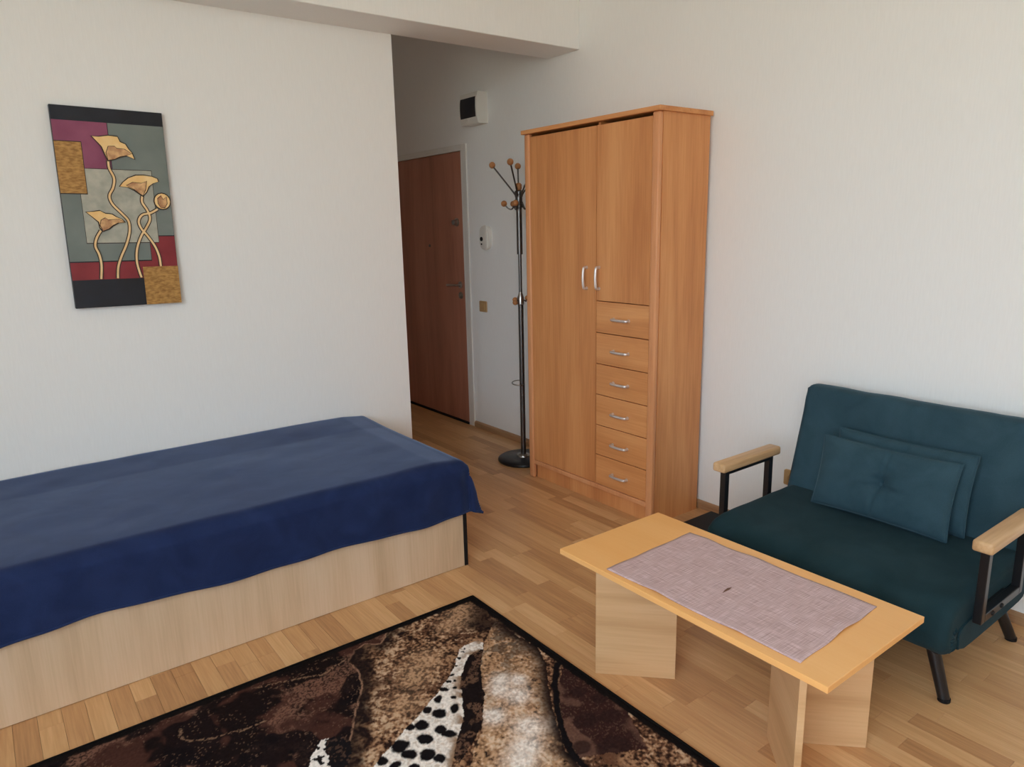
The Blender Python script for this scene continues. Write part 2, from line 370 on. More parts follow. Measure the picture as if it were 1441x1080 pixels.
# windows (outside the picture): frame, three panes each
def window(name, label, rect_, wall, axis, np_):
    p0, p1, z0, z1 = rect_
    def bx_(bm, a0, a1, d0, d1, za, zb):
        return box(bm, a0, a1, wall + d0, wall + d1, za, zb) if axis == 'x' else box(bm, wall + d0, wall + d1, a0, a1, za, zb)
    r = bpy.data.objects.new(name, None); C.objects.link(r); r.location = (p0, wall, z0) if axis == 'x' else (wall, p0, z0); struct(r, label)
    bm = bmesh.new(); f = .055
    bx_(bm, p0, p0 + f, -.09, -.03, z0, z1); bx_(bm, p1 - f, p1, -.09, -.03, z0, z1); bx_(bm, p0 + f, p1 - f, -.09, -.03, z0, z0 + f); bx_(bm, p0 + f, p1 - f, -.09, -.03, z1 - f, z1)
    for k in range(1, np_): pm = p0 + (p1 - p0) * k / np_; bx_(bm, pm - .03, pm + .03, -.09, -.03, z0 + f, z1 - f)
    obj('window_frame', bm, 'frame', r)
    for k in range(np_):
        a0 = p0 + (p1 - p0) * k / np_ + (f if k == 0 else .03); a1 = p0 + (p1 - p0) * (k + 1) / np_ - (f if k == np_ - 1 else .03)
        obj('pane', bx_(bmesh.new(), a0, a1, -.064, -.058, z0 + f, z1 - f), 'glass', r)
window('window_1', 'white framed window behind the camera', WIN, YB, 'x', 1)
window('window_2', 'white framed window in the side wall left of the camera', WIN2, XL, 'y', 3)

# ------------------------------------------------------------------ floor strips: each strip in view is its own object
SW = 0.0655; X00 = -2.186
def in_view(x, y):
    d = Vector((x, y, 0)) - Vector(CAM_P); c = [sum(a * q for a, q in zip(r_, d)) for r_ in CAM_R]
    if c[2] < 0.2: return False
    u = 720.5 + 1007.758 * c[0] / c[2]; v = 540 - 1007.758 * c[1] / c[2]
    return -5 < u < 1446 and -5 < v < 1085
def hidden(x, y):
    if x < -1.34 and y > -0.98: return True                    # under the bed
    if x < -1.49 and -2.76 < y < -1.25: return True            # under the rug
    if x > -0.37 and -1.21 < y < -0.25: return True            # under the wardrobe
    if x < XE: return y > 0
    if y > 0.3:                                                # hall behind the end of the left wall
        t = (0 - CAM_P[1]) / (y - CAM_P[1]); return CAM_P[0] + (x - CAM_P[0]) * t < XE
    return False
meshes = {}
def strip_mesh(L, tone):
    if (L, tone) not in meshes:
        bm = B(0, SW - 0.0007, 0, L - 0.0007, -0.0075, 0, bev=0.0004, seg=1)
        me = bpy.data.meshes.new('plank'); bm.to_mesh(me); bm.free(); me.materials.append(M['floor'])
        a = me.attributes.new('tone', 'FLOAT', 'POINT'); a.data.foreach_set('value', [tone] * len(me.vertices))
        meshes[(L, tone)] = me
    return meshes[(L, tone)]
LEN = (0.26, 0.40, 0.52, 0.62); TONES = [0.20, 0.31, 0.40, 0.48, 0.55, 0.63, 0.72, 0.84]
rest_v, rest_f, rest_t = [], [], []; n_ind = 0
row = int((XL - X00) / SW) - 1
while X00 + row * SW < 0:
    xa = X00 + row * SW; y = YB - random.random() * 0.4
    while y < YH:
        L = random.choice(LEN); tone = random.choice(TONES)
        a0, a1, b0, b1 = max(xa, XL), min(xa + SW, 0), max(y, YB), min(y + L, YH)
        full = a0 == xa and a1 == xa + SW and b0 == y and abs(b1 - y - L) < 1e-9
        cs = [(xa + SW * fx, y + L * fy) for fx in (.02, .5, .98) for fy in (.02, .25, .5, .75, .98)]
        if full and n_ind < 300 and any(in_view(*c) and not hidden(*c) for c in cs):
            o = bpy.data.objects.new('plank', strip_mesh(L, tone)); C.objects.link(o); o.parent = fl; o.location = (xa, y, 0); n_ind += 1
        elif a1 > a0 + .002 and b1 > b0 + .002:
            k = len(rest_v)
            rest_v += [(px, py, pz) for px in (a0, a1 - .0007) for py in (b0, b1 - .0007) for pz in (-.0075, 0)]
            rest_f += [tuple(k + i for i in f) for f in ((0, 1, 3, 2), (4, 6, 7, 5), (0, 4, 5, 1), (2, 3, 7, 6), (0, 2, 6, 4), (1, 5, 7, 3))]; rest_t += [tone] * 8
        y += L
    row += 1
me = bpy.data.meshes.new('planks'); me.from_pydata(rest_v, [], rest_f); me.materials.append(M['floor'])
a = me.attributes.new('tone', 'FLOAT', 'POINT'); a.data.foreach_set('value', rest_t)
o = bpy.data.objects.new('planks', me); C.objects.link(o); o.parent = fl; o['kind'] = 'stuff'

# ------------------------------------------------------------------ entrance door
dr = bpy.data.objects.new('door_1', None); C.objects.link(dr); dr.location = (0, (DY0 + DY1) / 2, 0); struct(dr, 'dark brown wooden entrance door in a white frame')
bm = bmesh.new(); q = 0.055
box(bm, -0.014, 0.085, DY0 - 0.0, DY0 + 0.012, 0, DZ); box(bm, -0.014, 0.085, DY1 - 0.012, DY1, 0, DZ); box(bm, -0.014, 0.085, DY0 + .012, DY1 - .012, DZ - .012, DZ)
box(bm, -0.014, 0, DY0 - q, DY0, 0, DZ + .03, bev=.003); box(bm, -0.014, 0, DY1, DY1 + q, 0, DZ + .03, bev=.003); box(bm, -0.014, 0, DY0, DY1, DZ, DZ + .03, bev=.003)
obj('door_frame', bm, 'frame', dr)
lf = obj('door_leaf', B(0.000, 0.042, DY0 + .014, DY1 - .014, 0.012, DZ - .014, bev=.002), 'door', dr)
lh = bmesh.new()
lathe(lh, (0.0, 1.045, 1.066), [(0.0, 0), (.026, 0), (.026, .006), (.022, .009), (0, .009)], 24, (-1, 0, 0))
tube(lh, [(0, 1.045, 1.066), (-.045, 1.045, 1.066)], .008); tube(lh, smooth_path([(-.04, 1.042, 1.066), (-.047, 1.06, 1.066), (-.048, 1.10, 1.065), (-.046, 1.165, 1.062)], 4), .0085)
obj('door_handle', lh, 'chrome', lf, True)
obj('lock_rosette', lathe(bmesh.new(), (0, 1.043, .988), [(0, 0), (.026, 0), (.026, .006), (.012, .012), (.008, .016), (0, .016)], 24, (-1, 0, 0)), 'chrome', lf, True)
obj('deadbolt_knob', lathe(bmesh.new(), (0, 1.064, 1.525), [(0, 0), (.03, 0), (.03, .008), (.02, .012), (.019, .034), (.015, .038), (0, .038)], 24, (-1, 0, 0)), 'chrome', lf, True)
obj('peephole', lathe(bmesh.new(), (0, 1.468, 1.352), [(0, 0), (.011, 0), (.011, .004), (0, .004)], 16, (-1, 0, 0)), 'steel', lf, True)
obj('threshold', B(-0.02, 0.085, DY0 + .012, DY1 - .012, 0.0002, 0.010, bev=.002), 'black', dr)

# ------------------------------------------------------------------ wardrobe
WX, WY0, WY1, WB = -0.385, -1.2197, -0.2411, -0.029
wd = thing('wardrobe', 'tall alder brown wardrobe with two doors and a column of drawers', 'wardrobe', (WX + .17, (WY0 + WY1) / 2, 0))
XF = WX + 0.006          # door faces lie a little behind the corner posts
PW = 0.042
for y0 in (WY0, WY1 - PW):
    ys = (y0, y0 + PW)
    obj('corner_post', B(WX, WX + .028, *ys, 0, 1.978, bev=.008, seg=3), 'alder_edge', wd, True)
obj('side_panel', B(WX + .028, WB, WY0, WY0 + .018, 0, 1.978), 'alder', wd)
obj('side_panel', B(WX + .028, WB, WY1 - .018, WY1, 0, 1.978), 'alder', wd)
obj('top_panel', B(WX - .012, WB + .005, WY0 - .014, WY1 + .014, 1.978, 2.0, bev=.003), 'alder_y', wd)
obj('back_panel', B(WB - .006, WB, WY0 + .018, WY1 - .018, .03, 1.978), 'alder', wd)
obj('bottom_panel', B(XF - .004, WB - .006, WY0 + PW, WY1 - PW, .088, .113, bev=.003), 'alder_edge', wd)
obj('plinth', B(XF + .022, XF + .038, WY0 + PW, WY1 - PW, 0, .088), 'alder', wd)
obj('divider', B(XF + .02, WB - .006, -.821, -.805, .114, 1.978), 'alder', wd)
def bow(p0, p1, out, r=.0072):
    p0, p1 = Vector(p0), Vector(p1); d = Vector(out)
    pts = [p0, p0 + d * .7, p0.lerp(p1, .12) + d * .92, p0.lerp(p1, .3) + d, p0.lerp(p1, .5) + d * 1.04, p0.lerp(p1, .7) + d, p0.lerp(p1, .88) + d * .92, p1 + d * .7, p1]
    bm = tube(bmesh.new(), smooth_path(pts, 3), r, 10)
    for p in (p0, p1): lathe(bm, p, [(0, 0), (.009, 0), (.008, .004), (0, .004)], 12, out)
    return bm
G = .002
d1 = obj('door', B(XF, XF + .017, -.813 + G, WY1 - PW - G, .114 + G, 1.962, bev=.0015), 'alder', wd)
obj('handle', bow((XF, -.742, 1.165), (XF, -.742, 1.272), (-.026, 0, 0)), 'nickel', d1, True)
d2 = obj('door', B(XF, XF + .017, WY0 + PW + G, -.813 - G, 1.105 + G, 1.962, bev=.0015), 'alder', wd)
obj('handle', bow((XF, -.834, 1.168), (XF, -.834, 1.275), (-.026, 0, 0)), 'nickel', d2, True)
zs = [1.105, .941, .777, .612, .446, .281, .114]
for a, b_ in zip(zs, zs[1:]):
    d = obj('drawer', B(XF, XF + .017, WY0 + PW + G, -.813 - G, b_ + G, a - G, bev=.0015), 'alder_y', wd)
    zc = (a + b_) / 2 - .004
    obj('handle', bow((XF, -1.045, zc), (XF, -.942, zc), (-.026, 0, 0)), 'nickel', d, True)

# ------------------------------------------------------------------ coat rack
PX, PY = -.226, .020
cr = thing('coat_rack', 'dark metal coat stand with wooden knobs and a round black base', 'coat rack', (PX, PY, 0))
obj('base', lathe(bmesh.new(), (PX, PY, 0), [(0, 0.0002), (.162, 0.0002), (.166, .008), (.164, .018), (.150, .027), (.05, .031), (0, .031)], 48), 'blackmetal', cr, True)
obj('base_ring', lathe(bmesh.new(), (PX, PY, .031), [(.020, 0), (.045, 0), (.042, .007), (.03, .004), (.021, .012), (.018, .012)], 32), 'chrome', cr, True)
obj('pole', tube(bmesh.new(), [(PX, PY, .031), (PX, PY, 1.05)], .0165, 20), 'steel', cr, True)
obj('pole', tube(bmesh.new(), [(PX, PY, 1.085), (PX, PY, 1.32)], .0105, 20), 'steel', cr, True)
obj('pole', tube(bmesh.new(), [(PX, PY, 1.32), (PX, PY, 1.60)], .0175, 20), 'steel', cr, True)
obj('collar', lathe(bmesh.new(), (PX, PY, 1.01), [(.0165, 0), (.021, .004), (.021, .045), (.014, .065), (.0105, .08)], 24), 'chrome', cr, True)
obj('hub', lathe(bmesh.new(), (PX, PY, 1.595), [(.0175, 0), (.026, .003), (.026, .02), (.021, .025), (.021, .075), (.026, .08), (.026, .095), (.016, .105), (0, .105)], 24), 'steel', cr, True)
obj('finial', lathe(bmesh.new(), (PX, PY, 1.69), [(.012, 0), (.016, .008), (.020, .02), (.020, .04), (.012, .05), (0, .052)], 20), 'knob', cr, True)
VL, VN = Vector((-.80, .60, 0)), Vector((.60, .80, 0))
for k in range(5):
    th = math.radians((17, 90, 160, 232, 287)[k]); d = VL * math.cos(th) + VN * math.sin(th); p = Vector((PX, PY, 0))
    a = obj('arm', tube(bmesh.new(), smooth_path([p + d * .02 + Vector((0, 0, 1.66)), p + d * .035 + Vector((0, 0, 1.69)), p + d * .155 + Vector((0, 0, 1.838))], 5), .0048, 8), 'steel', cr, True)
    obj('wooden_knob', ball(bmesh.new(), p + d * .163 + Vector((0, 0, 1.850)), .0195), 'knob', a, 'all')
    th = math.radians(-4 + 72 * k); d = VL * math.cos(th) + VN * math.sin(th)
    a = obj('hook', tube(bmesh.new(), smooth_path([p + d * .022 + Vector((0, 0, 1.63)), p + d * .040 + Vector((0, 0, 1.592)), p + d * .062 + Vector((0, 0, 1.592)), p + d * .086 + Vector((0, 0, 1.615))], 5), .0045, 8), 'steel', cr, True)
    obj('wooden_knob', ball(bmesh.new(), p + d * .09 + Vector((0, 0, 1.622)), .0185), 'knob', a, 'all')
for k, th in enumerate((35, -35, 180)):
    th = math.radians(th); d = VL * math.cos(th) - VN * math.sin(th); p = Vector((PX, PY, 0))
    a = obj('hook', tube(bmesh.new(), [p + d * .015 + Vector((0, 0, 1.04)), p + d * .036 + Vector((0, 0, 1.032))], .0045, 8), 'steel', cr, True)
    obj('wooden_knob', ball(bmesh.new(), p + d * .042 + Vector((0, 0, 1.028 + .012 * k)), .0165), 'knob', a, 'all')
pts = []
for i in range(15):
    th = math.radians(-125 + 250 * i / 14); pts.append(Vector((PX, PY, .515)) + VL * (.045 * math.cos(th) + .02) * 1.0 - VN * .075 * math.sin(th))
obj('umbrella_ring', tube(bmesh.new(), pts, .004, 8), 'chrome', cr, True)

# ------------------------------------------------------------------ hall wall fittings
fb = thing('fuse_box', 'cream plastic fuse box with smoked dark cover high on hall wall', 'fuse box', (-.045, .74, 2.165))
bm = bmesh.new(); prof = [(0, 2.168), (-.074, 2.168), (-.080, 2.175), (-.088, 2.215), (-.090, 2.268), (-.088, 2.321), (-.080, 2.361), (-.074, 2.368), (0, 2.368)]
prism(bm, [(x, .638, z) for x, z in prof], (0, .205, 0)); obj('housing', bm, 'white', fb, True)
bm = bmesh.new(); cv = [(-.089, 2.208), (-.0925, 2.225), (-.0945, 2.268), (-.0925, 2.311), (-.088, 2.335), (-.070, 2.335), (-.070, 2.208)]
prism(bm, [(x, .652, z) for x, z in cv], (0, .178, 0)); obj('cover', bm, 'smoke', fb, True)
obj('latch', B(-.090, -.07, .755, .785, 2.190, 2.203, bev=.002), 'white', fb)

ic = thing('intercom', 'white intercom handset on the wall beside the entrance door', 'intercom', (-.02, .68, 1.33))
def stadium(y0, y1, z0, z1, r, n_=6):
    p = []
    for cy, cz, a0 in ((y1 - r, z1 - r, 0), (y0 + r, z1 - r, 90), (y0 + r, z0 + r, 180), (y1 - r, z0 + r, 270)):
        for i in range(n_ + 1):
            a = math.radians(a0 + 90 * i / n_); p.append((cy + r * math.cos(a), cz + r * math.sin(a)))
    return p
def slab_x(poly, x0, x1, bev=.004):
    bm = prism(bmesh.new(), [(x0, y, z) for y, z in poly], (x1 - x0, 0, 0))
    bmesh.ops.remove_doubles(bm, verts=bm.verts, dist=1e-5)
    ed = [e for e in bm.edges if all(abs(v.co.x - min(x0, x1)) < 1e-6 for v in e.verts)]
    bmesh.ops.bevel(bm, geom=ed, offset=bev, segments=3, profile=.5, affect='EDGES'); return bm
obj('body', slab_x(stadium(.625, .735, 1.335, 1.495, .045), 0, -.030), 'white', ic, True)
hs = obj('handset', slab_x(stadium(.632, .682, 1.332, 1.500, .024), -.030, -.040, .004), 'white', ic, True)
obj('hang_button', lathe(bmesh.new(), (-.030, .709, 1.405), [(0, 0), (.015, 0), (.015, .004), (0, .004)], 20, (-1, 0, 0)), 'black', ic, True)
obj('call_button', lathe(bmesh.new(), (-.030, .709, 1.370), [(0, 0), (.006, 0), (.006, .004), (0, .004)], 14, (-1, 0, 0)), 'black', ic, True)

sw = thing('light_switch', 'tan light switch on the hall wall below the intercom', 'light switch', (0, .75, .89))
obj('plate', slab_x(stadium(.705, .793, .888, .966, .008), 0, -.010, .003), 'switch', sw, True)
obj('rocker', slab_x(stadium(.722, .776, .903, .951, .004), -.010, -.015, .002), 'switch', sw, True)
so = thing('wall_socket', 'tan wall socket low on the wall behind the sofa', 'socket', (0, -1.75, .27))
obj('plate', slab_x(stadium(-1.790, -1.704, .272, .346, .008), 0, -.012, .003), 'switch', so, True)
obj('insert', lathe(bmesh.new(), (-.012, -1.747, .309), [(0, .001), (.018, .001), (.019, .005), (.023, .005), (.024, 0)], 24, (-1, 0, 0)), 'switch', so, True)

# ------------------------------------------------------------------ painting
PW_, PH_ = .411, .806
pt = thing('painting', 'tall canvas painting of golden poppies on grey, purple and red blocks', 'painting', (0, 0, 0))
def pv(u, v, d=0.0): return (PW_ * (u - .5), -.028 - d, PH_ * (.5 - v))
M['c_black'] = canvas_mat('canvas_black', (0.006, 0.007, 0.011), (0.013, 0.016, 0.027), 9)
M['c_purple'] = canvas_mat('canvas_purple', (0.22, 0.045, 0.105), (0.31, 0.085, 0.155), 7)
M['c_grey'] = canvas_mat('canvas_grey', (0.150, 0.185, 0.175), (0.215, 0.245, 0.225), 6)
M['c_red'] = canvas_mat('canvas_red', (0.205, 0.018, 0.026), (0.300, 0.034, 0.044), 7)
M['c_light'] = canvas_mat('canvas_crackle', (0.33, 0.34, 0.29), (0.50, 0.485, 0.40), 22, 90, .5)
M['c_gold'] = canvas_mat('canvas_gold', (0.27, 0.125, 0.03), (0.56, 0.31, 0.09), 55, 190, .9, .4, (1, 1, 2.4))
M['c_petal'] = canvas_mat('petal_gold', (0.84, 0.50, 0.17), (0.92, 0.68, 0.34), 14, 200, .2)
M['c_petal2'] = canvas_mat('petal_shade', (0.33, 0.115, 0.05), (0.82, 0.52, 0.25), 34, 200, .2)
M['c_stem'] = canvas_mat('stem_gold', (0.78, 0.52, 0.24), (0.90, 0.66, 0.36), 18, 200, .1)
M['c_line'] = plain('dark_outline', (0.030, 0.014, 0.008), .5)
bm = B(-PW_ / 2, PW_ / 2, -.028, -.001, -PH_ / 2, PH_ / 2, bev=.002); obj('canvas', bm, 'c_black', pt)
def panel(name, poly, d0, d1, mat, parent=pt):
    bm = prism(bmesh.new(), [pv(u, v, d0) for u, v in poly], (0, -(d1 - d0), 0)); return obj(name, bm, mat, parent)
def rect(u0, v0, u1, v1): return [(u0, v0), (u1, v0), (u1, v1), (u0, v1)]
panel('colour_block', rect(.004, .070, .477, .299), 0, .0012, 'c_purple')['label'] = 'purple block'
panel('colour_block', [(.483, .070), (.996, .070), (.996, .633), (.749, .633), (.749, .761), (.004, .761), (.004, .304), (.483, .304)], 0, .0012, 'c_grey')['label'] = 'grey green block'
panel('colour_block', [(.754, .638), (.996, .638), (.996, .856), (.004, .856), (.004, .767), (.754, .767)], 0, .0012, 'c_red')['label'] = 'red block'
panel('outline', rect(.170, .296, .842, .672), .0012, .0018, 'c_line')
panel('colour_block', rect(.174, .299, .837, .668), .0018, .0024, 'c_light')['label'] = 'pale crackled square'
panel('outline', rect(.001, .168, .236, .426), .0024, .0028, 'c_line')
panel('colour_block', rect(.003, .172, .230, .421), .0028, .0040, 'c_gold')['label'] = 'textured gold block'
panel('colour_block', rect(.656, .798, 1.0, 1.0), .0012, .0040, 'c_gold')['label'] = 'textured gold block'
def grow(poly, k):
    cu = sum(p[0] for p in poly) / len(poly); cv_ = sum(p[1] for p in poly) / len(poly)
    out = []
    for u, v in poly:
        du, dv = (u - cu) * PW_, (v - cv_) * PH_; l = math.hypot(du, dv); s = (l + k) / l; out.append((cu + (u - cu) * s, cv_ + (v - cv_) * s))
    return out
def ribbon(path, wdt, d0, d1):
    p = smooth_path([Vector((u * PW_, v * PH_, 0)) for u, v in path], 6); L, R_ = [], []
    for i, a in enumerate(p):
        t = (p[min(i + 1, len(p) - 1)] - p[max(i - 1, 0)]).normalized(); nn = Vector((-t.y, t.x, 0)) * wdt
        L.append(a + nn); R_.append(a - nn)
    bm = bmesh.new(); V = [[], [], [], []]
    for a, b_ in zip(L, R_):
        V[0].append(bm.verts.new(pv(a.x / PW_, a.y / PH_, d0))); V[1].append(bm.verts.new(pv(a.x / PW_, a.y / PH_, d1)))
        V[2].append(bm.verts.new(pv(b_.x / PW_, b_.y / PH_, d1))); V[3].append(bm.verts.new(pv(b_.x / PW_, b_.y / PH_, d0)))
    for i in range(len(p) - 1):
        for k in range(4): bm.faces.new((V[k][i], V[k][i + 1], V[(k + 1) % 4][i + 1], V[(k + 1) % 4][i]))
    bm.faces.new([v[0] for v in V]); bm.faces.new([v[-1] for v in V]); return bm
STEM = [[(0.451, 0.255), (0.453, 0.294), (0.485, 0.341), (0.467, 0.388), (0.424, 0.431), (0.444, 0.473), (0.521, 0.521), (0.571, 0.558), (0.57, 0.612), (0.528, 0.677), (0.466, 0.741), (0.426, 0.795), (0.41, 0.853)],
        [(0.726, 0.428), (0.719, 0.461), (0.761, 0.504), (0.776, 0.547), (0.733, 0.591), (0.675, 0.635), (0.622, 0.7), (0.605, 0.765), (0.618, 0.821), (0.632, 0.853)],
        [(0.859, 0.495), (0.789, 0.515), (0.706, 0.526), (0.666, 0.558), (0.682, 0.596), (0.735, 0.635), (0.795, 0.691), (0.825, 0.746), (0.83, 0.797)],
        [(0.308, 0.606), (0.263, 0.643), (0.242, 0.685), (0.267, 0.728), (0.275, 0.782), (0.257, 0.853)]]
for i, s_ in enumerate(STEM):
    e = .0006 * i
    st = obj('stem', ribbon(s_, .0040, .0036 + e, .0046 + e), 'c_stem', pt); obj('outline', ribbon(s_, .0076, .0024, .0036 + e), 'c_line', st)
FLOW = [([(0.332, 0.14), (0.391, 0.141), (0.477, 0.133), (0.557, 0.136), (0.575, 0.161), (0.621, 0.17), (0.645, 0.194), (0.671, 0.211), (0.69, 0.242), (0.62, 0.226), (0.56, 0.233), (0.52, 0.243), (0.451, 0.255), (0.43, 0.222), (0.409, 0.187), (0.368, 0.162)],
         [(0.451, 0.253), (0.44, 0.217), (0.466, 0.185), (0.523, 0.184), (0.54, 0.194), (0.607, 0.195), (0.67, 0.216), (0.62, 0.226), (0.56, 0.233), (0.509, 0.247)]),
        ([(0.53, 0.382), (0.563, 0.361), (0.616, 0.339), (0.687, 0.325), (0.757, 0.323), (0.835, 0.328), (0.884, 0.338), (0.891, 0.353), (0.839, 0.362), (0.795, 0.379), (0.77, 0.406), (0.732, 0.428), (0.708, 0.418), (0.662, 0.399), (0.607, 0.385)],
         [(0.589, 0.376), (0.651, 0.36), (0.729, 0.364), (0.781, 0.352), (0.762, 0.396), (0.732, 0.426), (0.699, 0.414), (0.654, 0.394)]),
        ([(0.201, 0.514), (0.266, 0.511), (0.323, 0.507), (0.367, 0.521), (0.424, 0.524), (0.46, 0.537), (0.506, 0.548), (0.535, 0.564), (0.473, 0.567), (0.422, 0.58), (0.39, 0.595), (0.326, 0.609), (0.306, 0.59), (0.302, 0.563), (0.26, 0.542)],
         [(0.326, 0.607), (0.308, 0.579), (0.323, 0.553), (0.363, 0.542), (0.389, 0.553), (0.477, 0.548), (0.53, 0.563), (0.473, 0.566), (0.422, 0.579), (0.38, 0.597)])]
bud = [(.912 + .074 * math.cos(2 * math.pi * k / 16), .454 + .040 * math.sin(2 * math.pi * k / 16)) for k in range(16)]
FLOW.append((bud, [(.87, .44), (.905, .425), (.92, .445), (.955, .43), (.955, .465), (.93, .488), (.89, .485), (.87, .465)]))
for o_, i_ in FLOW:
    f = panel('flower', o_, .0066, .0082, 'c_petal'); panel('outline', grow(o_, .0044), .0024, .0066, 'c_line', f)
    panel('outline', grow(i_, .0022), .0082, .0085, 'c_line', f); panel('inner_petal', grow(i_, -.0006), .0085, .0092, 'c_petal2', f)
pt.location = (-2.391, -.001, 1.5915); pt.rotation_euler = (0, 0.014, 0)

# ------------------------------------------------------------------ bed and blanket
BX0, BX1, BYF = -3.36, -1.330, -.984
bd = thing('bed', 'single bed with light beech front panel against the left wall', 'bed', (-2.35, -.5, 0))
obj('front_panel', B(BX0, BX1 - .018, BYF, BYF + .018, .002, .36, bev=.001), 'beech', bd)
obj('end_panel', B(BX1 - .018, BX1, BYF + .018, -.03, .002, .36), 'beech', bd)
obj('edge_strip', B(BX1 - .0178, BX1, BYF - .003, BYF + .0178, .002, .36, bev=.001), 'black', bd)['label'] = 'black edge strip on the corner'
obj('head_panel', B(BX0, BX0 + .018, BYF + .018, -.03, .002, .36), 'beech', bd)
obj('back_panel', B(BX0 + .018, BX1 - .018, -.048, -.03, .002, .36), 'beech', bd)
obj('mattress', B(BX0 + .02, BX1 - .022, BYF + .03, -.05, .20, .485, bev=.035, seg=4), 'mattress', bd, True)
# blanket: one draped sheet, over the front edge and over the right end
TOPZ, RB = .500, .045
def over(d, r):
    """distance past an edge -> (outward, downward) along a rounded edge"""
    if d <= 0: return d, 0.0
    if d < r * math.pi / 2: return r * math.sin(d / r), r * (1 - math.cos(d / r))
    return r + .03 * (d - r * math.pi / 2), r + (d - r * math.pi / 2)
NA, NB = 230, 110; A0 = -3.34; EX, EY = BX1 - .035, BYF + .038
LA = (EX - A0) + .25; LB = (-.012 - EY) + .255
P = []
for i in range(NA + 1):
    rowp = []
    for j in range(NB + 1):
        sa = A0 + LA * i / NA; hem = 1 + .05 * math.sin(3.1 * sa + .5) + .035 * math.sin(7.3 * sa)
        tb = LB * j / NB; dep = tb - (-.012 - EY)
        if dep > 0: dep *= hem
        da = sa - EX; db = dep
        oa, ha = over(da, RB); ob, hb = over(db, RB)
        x = EX + oa if da > 0 else sa; y = (EY - ob) if db > 0 else -.012 - tb
        both = max(0, min(da, db))
        z = TOPZ - max(ha, hb) - .12 * min(ha, hb) * (1 if both else 0)
        if both > 0:
            x += .045 * (both / .2) * min(1, hb / .15); z -= .012 * min(1, both / .15)
            y += .016 * math.sin(math.pi * min(1, da / .09)) * min(1, hb / .08) - .03 * max(0, da - .09) * 3
        # gentle sag, wrinkles
        na = float(vnoise(np.array(sa * 2.3), np.array(tb * 2.6), 5)) - .5; nb = float(vnoise(np.array(sa * 7 + tb * 3), np.array(tb * 9), 9)) - .5
        if max(ha, hb) < .03:
            k = 1 - max(ha, hb) / .03
            z += k * ((.009 * na + .003 * nb) + .012 * max(0, 1 - tb / .25))
            z -= k * .010 * max(0, 1 - abs(da) / .10)
        elif hb > ha: y -= .010 * (nb + .5) + .006 * math.sin(sa * 23 + 3 * na) * min(1, hb / .2)
        else: x += .012 * (nb + .5) + .012 * math.sin(y * 14) * min(1, ha / .2)
        rowp.append((x, y, max(z, .22)))
    P.append(rowp)
bl = obj('blanket', grid(bmesh.new(), P), 'blue', None, 'all', (-2.35, -.5, .5))
md = bl.modifiers.new('thickness', 'SOLIDIFY'); md.thickness = .007; md.offset = 1 if bl.data.polygons[0].normal.z > 0 else -1
tag(bl, 'navy blue fleece blanket spread over the bed and hanging down its front', 'blanket')
hp = [Vector(P[i][NB]) + Vector((0, -.006, .004)) for i in range(0, NA + 1, 2)]
obj('hem', tube(bmesh.new(), hp, .0045, 6), 'blue', bl, True)

# ------------------------------------------------------------------ rug with woven picture (colours are flat print)
RA, RBb, ST = 2.2, 1.5, .0035
na, nb = int(RA / ST), int(RBb / ST)
aa, bb = np.meshgrid(np.linspace(0, RA, na + 1), np.linspace(0, RBb, nb + 1), indexing='ij')
wob = .012 * (fbm(aa, bb, 40, 3, 91) - .5); wob2 = .012 * (fbm(aa, bb, 40, 3, 57) - .5)
A_, B_ = aa + wob, bb + wob2
def inside(poly, x, y):
    r = np.zeros(x.shape, bool); n_ = len(poly)
    for i in range(n_):
        x1, y1 = poly[i]; x2, y2 = poly[(i + 1) % n_]
        if y1 == y2: continue
        c = ((y1 > y) != (y2 > y)) & (x < (x2 - x1) * (y - y1) / (y2 - y1) + x1); r ^= c
    return r
def dist(path, x, y):
    d = np.full(x.shape, 9.0)
    for (x1, y1), (x2, y2) in zip(path, path[1:]):
        dx, dy = x2 - x1, y2 - y1; t = np.clip(((x - x1) * dx + (y - y1) * dy) / (dx * dx + dy * dy), 0, 1)
        d = np.minimum(d, np.hypot(x - x1 - t * dx, y - y1 - t * dy))
    return d
def mixc(col, c, k): k = k[..., None]; return col * (1 - k) + np.array(c) * k
f1, f2, f3, f4 = fbm(aa, bb, 9, 4, 1), fbm(aa, bb, 28, 4, 2), fbm(aa, bb, 130, 2, 3), fbm(aa, bb, 5, 3, 4)
spk = vnoise(aa / .0045, bb / .0045, 8)
col = np.zeros(aa.shape + (3,)) + np.array((0.013, 0.008, 0.008))
col = mixc(col, (0.062, 0.026, 0.020), sstep(.42, .54, f1))                              # brown undergrowth
col = mixc(col, (0.19, 0.095, 0.065), sstep(.55, .62, fbm(aa, bb, 6, 4, 61)) * (.15 + .75 * (spk > .42)))   # stippled tan
col = mixc(col, (0.010, 0.007, 0.008), sstep(.52, .57, fbm(aa, bb, 8, 3, 21)) * .92)       # dark leaf blotches
col = mixc(col, (0.22, 0.13, 0.085), (spk > .80) * sstep(.40, .60, f2) * .55)             # scattered light knots
for ln in ([(1.147, .109), (1.16, .142), (1.137, .183), (1.077, .212), (1.0, .23), (.925, .235)], [(.60, .09), (.70, .12), (.80, .08), (.90, .05)], [(1.45, .25), (1.35, .33), (1.22, .36)], [(1.0, .42), (1.1, .50), (1.25, .52)]):
    col = mixc(col, (.27, .16, .10), (1 - sstep(.002, .006, dist(ln, A_, B_))) * (spk > .45) * .8)
LO = [(.365, -.01), (.401, .028), (.459, .079), (.503, .044), (.55, .058), (.601, .106), (.593, .17), (.616, .259), (.667, .336), (.729, .424), (.773, .502), (.814, .573), (.88, .72), (.93, .95), (1.0, 1.3)]
